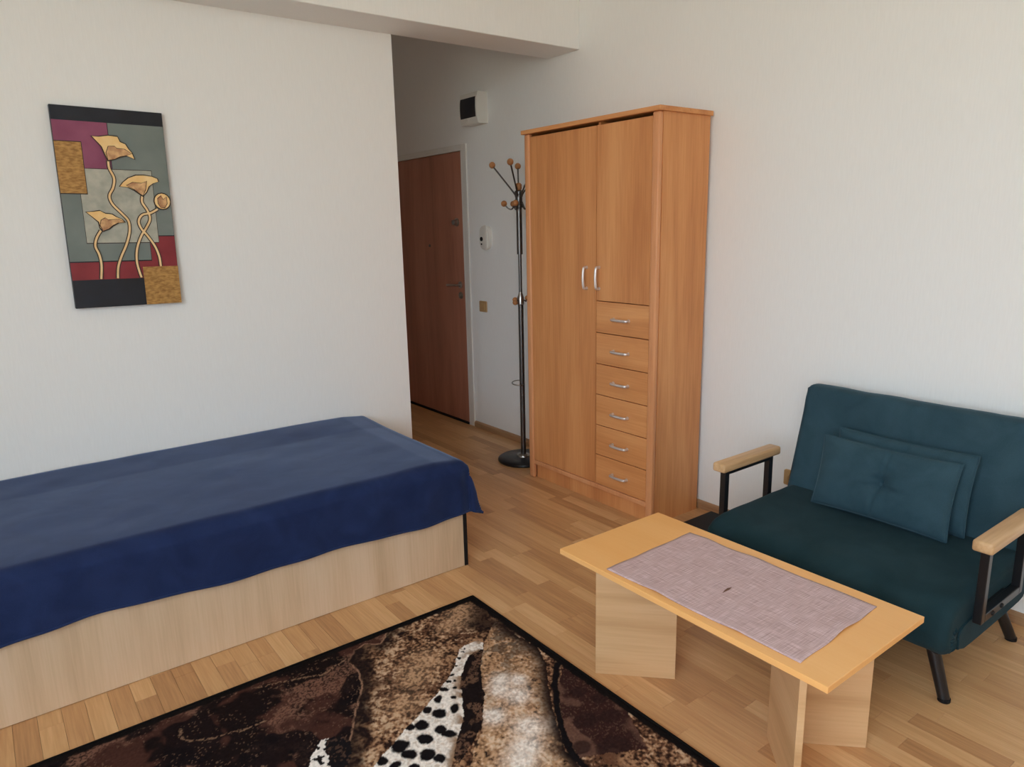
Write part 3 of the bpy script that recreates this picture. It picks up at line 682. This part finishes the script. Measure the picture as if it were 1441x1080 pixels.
BL = [(0.18, 0.284), (0.217, 0.28), (0.249, 0.287), (0.286, 0.322), (0.318, 0.363), (0.364, 0.4), (0.447, 0.455), (0.519, 0.495), (0.594, 0.532), (0.668, 0.572), (.757, .619), (.86, .69), (.98, .80), (1.1, .95)]
BR = [(0.168, 0.29), (0.162, 0.31), (0.183, 0.34), (0.219, 0.34), (0.252, 0.345), (0.286, 0.379), (0.328, 0.42), (0.364, 0.463), (0.393, 0.523), (0.438, 0.598), (0.474, 0.636), (0.516, 0.68), (0.557, 0.727), (.64, .82), (.74, .95), (.85, 1.10)]
SR = [(.165, .318), (.253, .425), (.338, .567), (.419, .673), (.485, .718), (.56, .76)]
RL = [(.041, .219), (.143, .293), (.254, .424), (.338, .567), (.431, .692), (.485, .732), (.542, .79), (.66, .95), (.78, 1.2)]
RR = [(.042, .253), (.039, .345), (.027, .451), (.061, .542), (.136, .646), (.193, .732), (.242, .814), (.288, .902), (.303, .974), (.33, 1.2)]
rock = inside(LO + [(1.0, 1.5), (.03, 1.5), (.03, -.01)], A_, B_)
dLO = dist(LO, A_, B_)
rk = np.zeros(col.shape) + np.array((.026, .014, .011)); t = .45 * f2 + .55 * f3
rk = mixc(rk, (.13, .060, .034), sstep(.34, .46, t)); rk = mixc(rk, (.38, .215, .12), sstep(.44, .58, t) * sstep(.32, .50, f1 + .08))
rk = mixc(rk, (.60, .42, .28), sstep(.56, .68, t) * sstep(.42, .55, f4))
dk = 1 - sstep(.01, .10, dLO + .10 * (f2 - .5)); rk = mixc(rk, (.016, .010, .010), dk * .92)
dk = (1 - sstep(.02, .10, dist([(.03, .10), (.10, .19), (.03, .30)], A_, B_))); rk = mixc(rk, (.016, .010, .010), dk * .9)
for x, y, r in [(.163, .119, .05), (.21, .139, .04), (.10, .06, .05), (.383, .262, .06), (.46, .33, .06), (.56, .43, .05)]:
    k = np.exp(-(np.hypot(aa - x, bb - y) / r) ** 2); rk = mixc(rk, (.52, .32, .19), k * (.30 + .6 * sstep(.40, .56, f3)))
col = np.where(rock[..., None], rk, col)
lo_line = 1 - sstep(.001, .0045, dLO); col = mixc(col, (.30, .17, .11), lo_line * (bb < .75) * (.4 + .6 * (f2 > .45)))
rr = inside(RL + RR[::-1], A_, B_)
r2 = np.zeros(col.shape) + np.array((.26, .145, .08)); t = .45 * f2 + .55 * f3
r2 = mixc(r2, (.50, .30, .17), sstep(.36, .50, t)); r2 = mixc(r2, (.68, .50, .36), sstep(.52, .66, t)); r2 = mixc(r2, (.03, .018, .014), (1 - sstep(.24, .36, t)))
up = 1 - sstep(.36, .56, bb - .25 * aa); r2 = mixc(r2, (.022, .013, .011), up * sstep(.50, .58, f2) * .7)
ed = 1 - sstep(.0, .07, dist(RR, A_, B_)); r2 = mixc(r2, (.020, .012, .011), ed * sstep(.38, .56, f2 + .25 * ed))
for x, y, r in [(.247, .624, .036), (.28, .564, .03), (.309, .761, .040), (.195, .563, .025), (.369, .825, .04), (.242, .526, .03), (.366, .655, .035), (.42, .86, .04)]:
    k = np.exp(-(np.hypot(A_ - x, B_ - y) / r) ** 2); r2 = mixc(r2, (.88, .80, .74), np.clip(k * 1.4, 0, 1) * (.60 + .40 * sstep(.35, .6, f3)))
col = np.where(rr[..., None], r2, col)
sh = inside(BR[1:13] + SR[::-1], A_, B_); s2 = mixc(np.zeros(col.shape) + np.array((.014, .009, .009)), (.13, .07, .045), sstep(.52, .64, f2) * (spk > .35))
col = np.where(sh[..., None], s2, col)
body = inside(BL + BR[::-1], A_, B_)
b2 = mixc(np.zeros(col.shape) + np.array((.86, .80, .75)), (.50, .38, .29), sstep(.55, .75, f3) * .6)
de = dist(BR, A_, B_); b2 = mixc(b2, (.30, .19, .12), (1 - sstep(0, .04, de)) * sstep(.4, .6, f2))
rs = random.Random(3)
SPOT = [(.456, .481, .017), (.418, .45, .015), (.492, .54, .024), (.512, .504, .016), (.563, .555, .025), (.594, .54, .016), (.656, .593, .029), (.584, .612, .025), (.524, .606, .02), (.44, .55, .019), (.651, .639, .023), (.611, .674, .024), (.59, .707, .019), (.515, .639, .02), (.704, .651, .016), (.669, .690, .017), (.725, .615, .017), (.252, .309, .006), (.284, .333, .007), (.316, .365, .007), (.352, .401, .008), (.381, .422, .009), (.383, .464, .009), (.363, .433, .006), (.414, .503, .011), (.242, .276, .005), (.235, .298, .005)]
for i in range(14):
    for j in range(-2, 3):
        x, y = .75 + i * .045 + j * .026, .69 + i * .045 - j * .03
        SPOT.append((x + rs.uniform(-.008, .008), y + rs.uniform(-.008, .008), rs.uniform(.017, .025)))
sp = np.zeros(aa.shape)
for x, y, r in SPOT:
    el = rs.uniform(.75, 1.15); an = rs.uniform(0, 3.1); dx, dy = A_ - x, B_ - y
    u, v = dx * math.cos(an) + dy * math.sin(an), -dx * math.sin(an) + dy * math.cos(an)
    sp = np.maximum(sp, 1 - sstep(.84, 1.08, np.hypot(u / el, v * el) / r + .25 * (f3 - .5)))
b2 = mixc(b2, (.010, .008, .009), sp); col = np.where(body[..., None], b2, col)
hw = inside([(.809, .427), (.826, .421), (.85, .44), (.873, .469), (.898, .506), (.94, .58), (.88, .60), (.851, .544), (.843, .512), (.838, .477)], A_, B_)
h2 = mixc(np.zeros(col.shape) + np.array((.84, .78, .74)), (.015, .012, .012), (fbm(aa, bb, 60, 2, 44) > .66) * 1.0); col = np.where(hw[..., None], h2, col)
hb_ = inside([(.813, .432), (.794, .43), (.768, .455), (.759, .486), (.775, .527), (.811, .576), (.85, .60), (.848, .546), (.836, .505), (.83, .463)], A_, B_); col = np.where(hb_[..., None], mixc(np.zeros(col.shape) + np.array((.012, .010, .011)), (.07, .04, .03), (f3 > .62) * 1.0), col)
RLN = [(.040, .575), (.123, .656), (.199, .759), (.259, .858), (.29, .927), (.30, 1.0), (.32, 1.2)]
col = mixc(col, (.010, .008, .009), 1 - sstep(.008, .016, dist(RLN, A_ + .006, B_)))
rb_ = inside([(.03, .60), (.115, .672), (.19, .775), (.248, .87), (.28, .95), (.10, 1.05), (.03, .9)], A_, B_)
rr3 = mixc(np.zeros(col.shape) + np.array((.125, .064, .046)), (.040, .018, .016), sstep(.46, .52, fbm(aa, bb, 8, 3, 71))); rr3 = mixc(rr3, (.20, .11, .075), (spk > .74) * .35)
for x, y, r in [(.083, .735, .035), (.154, .849, .045), (.174, .985, .06), (.247, .925, .035), (.085, .881, .04), (.05, .80, .03)]:
    rr3 = mixc(rr3, (.030, .015, .014), (1 - sstep(.75, 1.1, np.hypot(A_ - x, (B_ - y) * 1.3) / r)) * .85)
col = np.where(rb_[..., None], rr3, col)
edge = np.minimum(np.minimum(aa, RA - aa), np.minimum(bb, RBb - bb))
col = mixc(col, (.010, .008, .008), 1 - sstep(.026, .036, edge + .012 * (f2 - .5)))
col = col * (.80 + .40 * vnoise(aa / .005, bb / .005, 31))[..., None]
zz = .0105 + .0016 * vnoise(aa / .006, bb / .006, 77) - .006 * (1 - sstep(0, .012, edge))
RX, RY = -1.48, -1.243
verts = np.stack([RX - aa, RY - bb, zz], -1).reshape(-1, 3)
ii = np.arange((na + 1) * (nb + 1)).reshape(na + 1, nb + 1)
quads = np.stack([ii[:-1, :-1], ii[:-1, 1:], ii[1:, 1:], ii[1:, :-1]], -1).reshape(-1, 4)[:, ::1]
rg = thing('rug', 'dark brown rug with woven leopard and rock picture and black border', 'rug', (RX - RA / 2, RY - RBb / 2, 0))
me = bpy.data.meshes.new('pile'); me.vertices.add(len(verts)); me.vertices.foreach_set('co', (verts - np.array(rg.location)).astype(np.float32).ravel())
me.loops.add(quads.size); me.loops.foreach_set('vertex_index', quads.ravel().astype(np.int32))
me.polygons.add(len(quads)); me.polygons.foreach_set('loop_start', np.arange(0, quads.size, 4, dtype=np.int32))
me.update(calc_edges=True); me.validate()
ca = me.attributes.new('print', 'FLOAT_COLOR', 'POINT')
ca.data.foreach_set('color', np.concatenate([col.reshape(-1, 3), np.ones((len(verts), 1))], 1).astype(np.float32).ravel())
if me.polygons[0].normal.z < 0: me.flip_normals()
me.materials.append(M['rugprint']); o = bpy.data.objects.new('pile', me); C.objects.link(o); o.parent = rg
bm = bmesh.new(); q = .006
pth = [(RX, RY, q), (RX - RA, RY, q), (RX - RA, RY - RBb, q), (RX, RY - RBb, q), (RX, RY, q)]
for a, b_ in zip(pth, pth[1:]): tube(bm, [a, b_], .0058, 10)
obj('binding', bm, 'rugedge', rg, True)
obj('backing', B(RX - RA + .002, RX - .002, RY - RBb + .002, RY - .002, .0004, .004), 'rugedge', rg)

# ------------------------------------------------------------------ coffee table and woven mat
TX0, TX1, TY0, TY1, TZ = -1.508, -1.026, -2.765, -1.826, .440
tb = thing('coffee_table', 'low beech coffee table with V shaped panel legs in front of sofa', 'coffee table', ((TX0 + TX1) / 2, (TY0 + TY1) / 2, 0))
obj('table_top', B(TX0, TX1, TY0, TY1, TZ - .018, TZ, bev=.0015), 'beech_top', tb)
def board(p, q_, th, side, z0=.0006, z1=TZ - .018):
    p, q_ = Vector((*p, 0)), Vector((*q_, 0)); d = (q_ - p).normalized(); nn = Vector((-d.y, d.x, 0)) * th * side
    bm = prism(bmesh.new(), [(v.x, v.y, z0) for v in (p, q_, q_ + nn, p + nn)], (0, 0, z1 - z0)); return bm
XA = -1.258
for s_, ya, ye in ((1, -2.118, -1.928), (-1, -2.466, -2.658)):
    obj('leg_panel', board((XA, ya), (XA - .182, ye), .018, -s_), 'beech_leg', tb)
    obj('leg_panel', board((XA + .0135, ya + s_ * .0145), (XA + .190, ye), .018, s_), 'beech_leg', tb)
# mat
MA, MB, MC, MD = Vector((-1.491, -2.030, 0)), Vector((-1.082, -2.020, 0)), Vector((-1.075, -2.663, 0)), Vector((-1.473, -2.675, 0))
P = []; nu, nv = 40, 60
for i in range(nu + 1):
    rowp = []
    for j in range(nv + 1):
        u, v = i / nu, j / nv; p = (MA.lerp(MB, u)).lerp(MD.lerp(MC, u), v)
        lift = .0002
        for eu, ev, r, h in ((1, .40, .10, .004), (0, .30, .09, .004), (.55, 1, .12, .006), (1, .12, .08, .003), (0, .72, .08, .003)):
            lift += h * math.exp(-(((u - eu) * .4) ** 2 + ((v - ev) * .64) ** 2) / (r * .45) ** 2)
        p.x += .0016 * math.sin(v * 17) * (1 if u > .98 else 0) - .0014 * math.sin(v * 13 + 1) * (1 if u < .02 else 0); p.y += .0014 * math.sin(u * 15) * (1 if v > .98 or v < .02 else 0)
        rowp.append((p.x, p.y, TZ + .0008 + lift))
    P.append(rowp)
mt = obj('placemat', grid(bmesh.new(), P), 'mat', None, 'all', (-1.28, -2.345, TZ))
md = mt.modifiers.new('thickness', 'SOLIDIFY'); md.thickness = .0018; md.offset = 1 if mt.data.polygons[0].normal.z > 0 else -1
tag(mt, 'mauve woven table runner lying on the coffee table', 'table runner')
zt = TZ + .0031
obj('slit', prism(bmesh.new(), [(-1.341, -2.349, zt), (-1.326, -2.349, zt), (-1.310, -2.350, zt), (-1.294, -2.346, zt), (-1.308, -2.341, zt), (-1.326, -2.344, zt)], (0, 0, .0006)), 'slit', mt)['label'] = 'small brown slit'

# ------------------------------------------------------------------ sofa
SY0, SY1 = -2.752, -1.880
sf = thing('sofa', 'small teal velvet sofa bed with wooden armrests and black metal legs', 'sofa', (-.45, (SY0 + SY1) / 2, 0))
def padded(prof, y0, y1, name, mat, parent, puff=.012, rnd=.05, ny=40, seed=1, wr=.004):
    """closed x-z profile swept along y with rounded ends and soft fabric wrinkles"""
    pr = smooth_path([Vector((x, 0, z)) for x, z in prof + prof[:1]], 4)[:-1]; cx = sum(p.x for p in pr) / len(pr); cz = sum(p.z for p in pr) / len(pr)
    bm = bmesh.new(); rings = []; ts = []
    for i in range(9): ts.append(rnd * (1 - math.cos(math.pi / 2 * i / 8)))
    ts = [t for t in ts] + [rnd + (y1 - y0 - 2 * rnd) * i / ny for i in range(1, ny)] + [(y1 - y0) - t for t in ts[::-1]]
    for t in ts:
        e = min(t, (y1 - y0) - t); ins = 0 if e >= rnd else rnd * (1 - math.sqrt(max(0, 1 - (1 - e / rnd) ** 2)))
        ring = []
        for k, p in enumerate(pr):
            d = Vector((p.x - cx, 0, p.z - cz)); l = d.length; dn = d / l
            nxt, prv = pr[(k + 1) % len(pr)], pr[k - 1]; tg = (nxt - prv).normalized(); nn = Vector((tg.z, 0, -tg.x))
            if nn.dot(dn) < 0: nn = -nn
            wv = wr * (float(fbm(np.array(t + 3), np.array(p.x * 1.2 + p.z * 2.1 + seed), 9, 3, seed)) - .5) * 2
            if ins: wv += wr * .8 * math.sin(k * 1.9) * (ins / rnd)
            q_ = p + nn * (wv - min(ins, l * .6))
            ring.append(bm.verts.new((q_.x, y0 + t, q_.z)))
        rings.append(ring)
    n_ = len(pr)
    for a, b_ in zip(rings, rings[1:]):
        for k in range(n_): bm.faces.new((a[k], a[(k + 1) % n_], b_[(k + 1) % n_], b_[k]))
    bm.faces.new(rings[0]); bm.faces.new(rings[-1])
    return obj(name, bm, mat, parent, 'all')
# seat: upper mattress layer folded over the front, and the lower folded layer
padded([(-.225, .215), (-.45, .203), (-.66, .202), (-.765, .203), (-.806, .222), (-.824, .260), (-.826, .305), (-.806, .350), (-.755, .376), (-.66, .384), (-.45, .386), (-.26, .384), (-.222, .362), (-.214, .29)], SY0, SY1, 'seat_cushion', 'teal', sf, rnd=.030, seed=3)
for ys_, sg in ((SY0, -1), (SY1, 1)):
    # lower folded layer seen on the ends, with the pleats where the cover wraps the front
    pts_ = smooth_path([Vector(p) for p in ((-.225, 0, .212), (-.45, 0, .208), (-.70, 0, .210), (-.742, 0, .228), (-.740, 0, .262), (-.715, 0, .292), (-.45, 0, .300), (-.225, 0, .300), (-.225, 0, .212))], 4)[:-1]
    bm = prism(bmesh.new(), [(p.x, ys_ - sg * .012, p.z) for p in pts_], (0, sg * .018, 0))
    bmesh.ops.bevel(bm, geom=[e for e in bm.edges if all(abs(v.co.y - (ys_ + sg * .006)) < 1e-5 for v in e.verts)], offset=.005, segments=2, affect='EDGES')
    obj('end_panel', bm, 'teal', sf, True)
    for k in range(7):
        a_ = math.radians(-70 + 24 * k); c0 = Vector((-.752, ys_ + sg * .0005, .262)); d_ = Vector((-math.cos(a_), 0, math.sin(a_)))
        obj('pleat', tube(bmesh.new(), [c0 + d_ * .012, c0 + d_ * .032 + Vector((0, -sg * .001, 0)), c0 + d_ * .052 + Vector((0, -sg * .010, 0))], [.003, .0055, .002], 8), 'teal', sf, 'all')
padded([(-.268, .355), (-.228, .50), (-.190, .65), (-.162, .775), (-.140, .800), (-.100, .802), (-.062, .790), (-.055, .765), (-.085, .62), (-.115, .48), (-.150, .345), (-.205, .325)], SY0, SY1 + .012, 'backrest', 'teal2', sf, rnd=.030, seed=9)  # backrest: same velvet as the seat, in the lighter, lit colour
# metal underframe and legs
bm = bmesh.new()
for y in (SY0 + .06, SY1 - .06): box(bm, -.74, -.14, y - .014, y + .014, .178, .2025)
for x in (-.70, -.18): box(bm, x - .014, x + .014, SY0 + .074, SY1 - .074, .178, .2025)
obj('under_frame', bm, 'blackmetal', sf)
for x, sx_ in ((-.687, -1), (-.145, 1)):
    for y, sy_ in ((-2.717, -1), (-1.915, 1)):
        top = Vector((x - sx_ * .005 + (.0 if sx_ < 0 else -.05), y - sy_ * .055, .178)); bot = Vector((x, y, .006))
        l = obj('leg', tube(bmesh.new(), [top + (top - bot).normalized() * .02, bot], [.021, .0175], 18), 'blackmetal', sf, True)
        obj('foot_cap', tube(bmesh.new(), [bot + Vector((0, 0, .006)), bot - Vector((0, 0, .0058))], .0185, 18), 'black', l, True)
# armrests
for y, sy_ in ((-2.776, -1), (-1.852, 1)):
    bm = bmesh.new(); t = .013; xa, xb, za, zb = -.668, -.372, .292, .530
    y0, y1 = y - .0125, y + .0125
    box(bm, xa - t, xa + t, y0, y1, za, zb, bev=.002); box(bm, xb - t, xb + t, y0, y1, za, zb, bev=.002)
    box(bm, xa + t, xb - t, y0, y1, za, za + .026, bev=.002); box(bm, xa + t, xb - t, y0, y1, zb - .018, zb, bev=.002)
    fr = obj('armrest_frame', bm, 'blackmetal', sf)
    obj('armrest_pad', B(-.712, -.330, y - .029, y + .029, .530, .566, bev=.009, seg=3), 'arm', sf, True)
    for x in (-.60, -.53):
        obj('bolt', lathe(bmesh.new(), (x, y + sy_ * .0125, za + .013), [(0, 0), (.008, 0), (.007, .004), (0, .005)], 12, (0, sy_, 0)), 'black', fr, True)
    obj('bracket', B(-.62, -.42, min(y - sy_ * .0125, y - sy_ * .034), max(y - sy_ * .0125, y - sy_ * .034), .296, .312), 'blackmetal', sf)

def cushion(label, bottom, lean, width, height, thick, roll=0.0, yaw=0.0, seed=1, button=True):
    """bottom = centre of the lower edge; lean tilts the top back towards +x"""
    c = thing('cushion', label, 'cushion', bottom, 'teal cushions on the sofa')
    nu, nv = 70, 40; bm = bmesh.new(); sides = []
    Rm_ = Matrix.Rotation(yaw, 3, 'Z') @ Matrix.Rotation(lean, 3, 'Y') @ Matrix.Rotation(roll, 3, 'X')
    def pos(u, v, s):
        f = (max(0, 1 - abs(u) ** 3.2) ** .55) * (max(0, 1 - abs(v) ** 3.0) ** .55)
        y = width / 2 * u * (1 - .035 * (1 - v * v)) ; z = height / 2 * (1 + v * (1 - .05 * (1 - u * u)))
        du, dv = u * width / 2, v * height / 2; r = math.hypot(du, dv)
        h = thick / 2 * f * (1 - .75 * math.exp(-(r / .035) ** 2) - .18 * math.exp(-(r / .10) ** 2)) + .0022
        an = math.atan2(dv, du)
        if f > 0: h -= .014 * max(0, math.sin(an * 2.5 + .6 + seed)) ** 8 * math.exp(-r / .08) + .011 * math.exp(-(abs(du + .02 * math.sin(dv * 9)) / .007) ** 2) * min(1, f) * (1 if s > 0 else .3)
        h += .012 * f * (float(fbm(np.array(du + 2), np.array(dv + 2), 16, 3, seed)) - .5)
        return Rm_ @ Vector((-s * h, y, z)) + Vector(bottom)
    for s in (1, -1):
        sides.append([[bm.verts.new(pos(-1 + 2 * i / nu, -1 + 2 * j / nv, s)) for j in range(nv + 1)] for i in range(nu + 1)])
    for V in sides:
        for i in range(nu):
            for j in range(nv): bm.faces.new((V[i][j], V[i + 1][j], V[i + 1][j + 1], V[i][j + 1]))
    F, K = sides
    rim = [(i, 0) for i in range(nu)] + [(nu, j) for j in range(nv)] + [(i, nv) for i in range(nu, 0, -1)] + [(0, j) for j in range(nv, 0, -1)]
    for (a, b_), (a2, b2) in zip(rim, rim[1:] + rim[:1]): bm.faces.new((F[a][b_], F[a2][b2], K[a2][b2], K[a][b_]))
    path = [pos(-1 + 2 * a / nu, -1 + 2 * b_ / nv, 0) for a, b_ in rim[::2]]; path.append(path[0])
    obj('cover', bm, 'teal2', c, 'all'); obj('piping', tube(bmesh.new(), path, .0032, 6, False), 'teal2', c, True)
    if button:
        p = pos(0, 0, 1); nrm = Rm_ @ Vector((-1, 0, 0))
        obj('button', lathe(bmesh.new(), p - nrm * .002, [(0, 0), (.009, 0), (.0105, .004), (.007, .009), (0, .0105)], 16, nrm), 'teal2', c, True)
    return c
cushion('teal velvet cushion with a centre button, in front of another cushion', (-.390, -2.312, .392), math.radians(14), .500, .275, .075, roll=math.radians(0), seed=2)
cushion('teal velvet cushion tucked between the front cushion and the sofa backrest', (-.306, -2.335, .392), math.radians(11), .500, .290, .06, roll=math.radians(0), seed=6)

# ------------------------------------------------------------------ flat black box between wardrobe and sofa
bxx = thing('storage_box', 'flat black box on the floor between wardrobe and sofa', 'box', (-.30, -1.60, 0))
obj('tray', B(-.52, -.118, -1.86, -1.382, .0004, .045, bev=.004), 'black', bxx)
obj('lid', B(-.523, -.115, -1.863, -1.379, .045, .060, bev=.003), 'black', bxx)
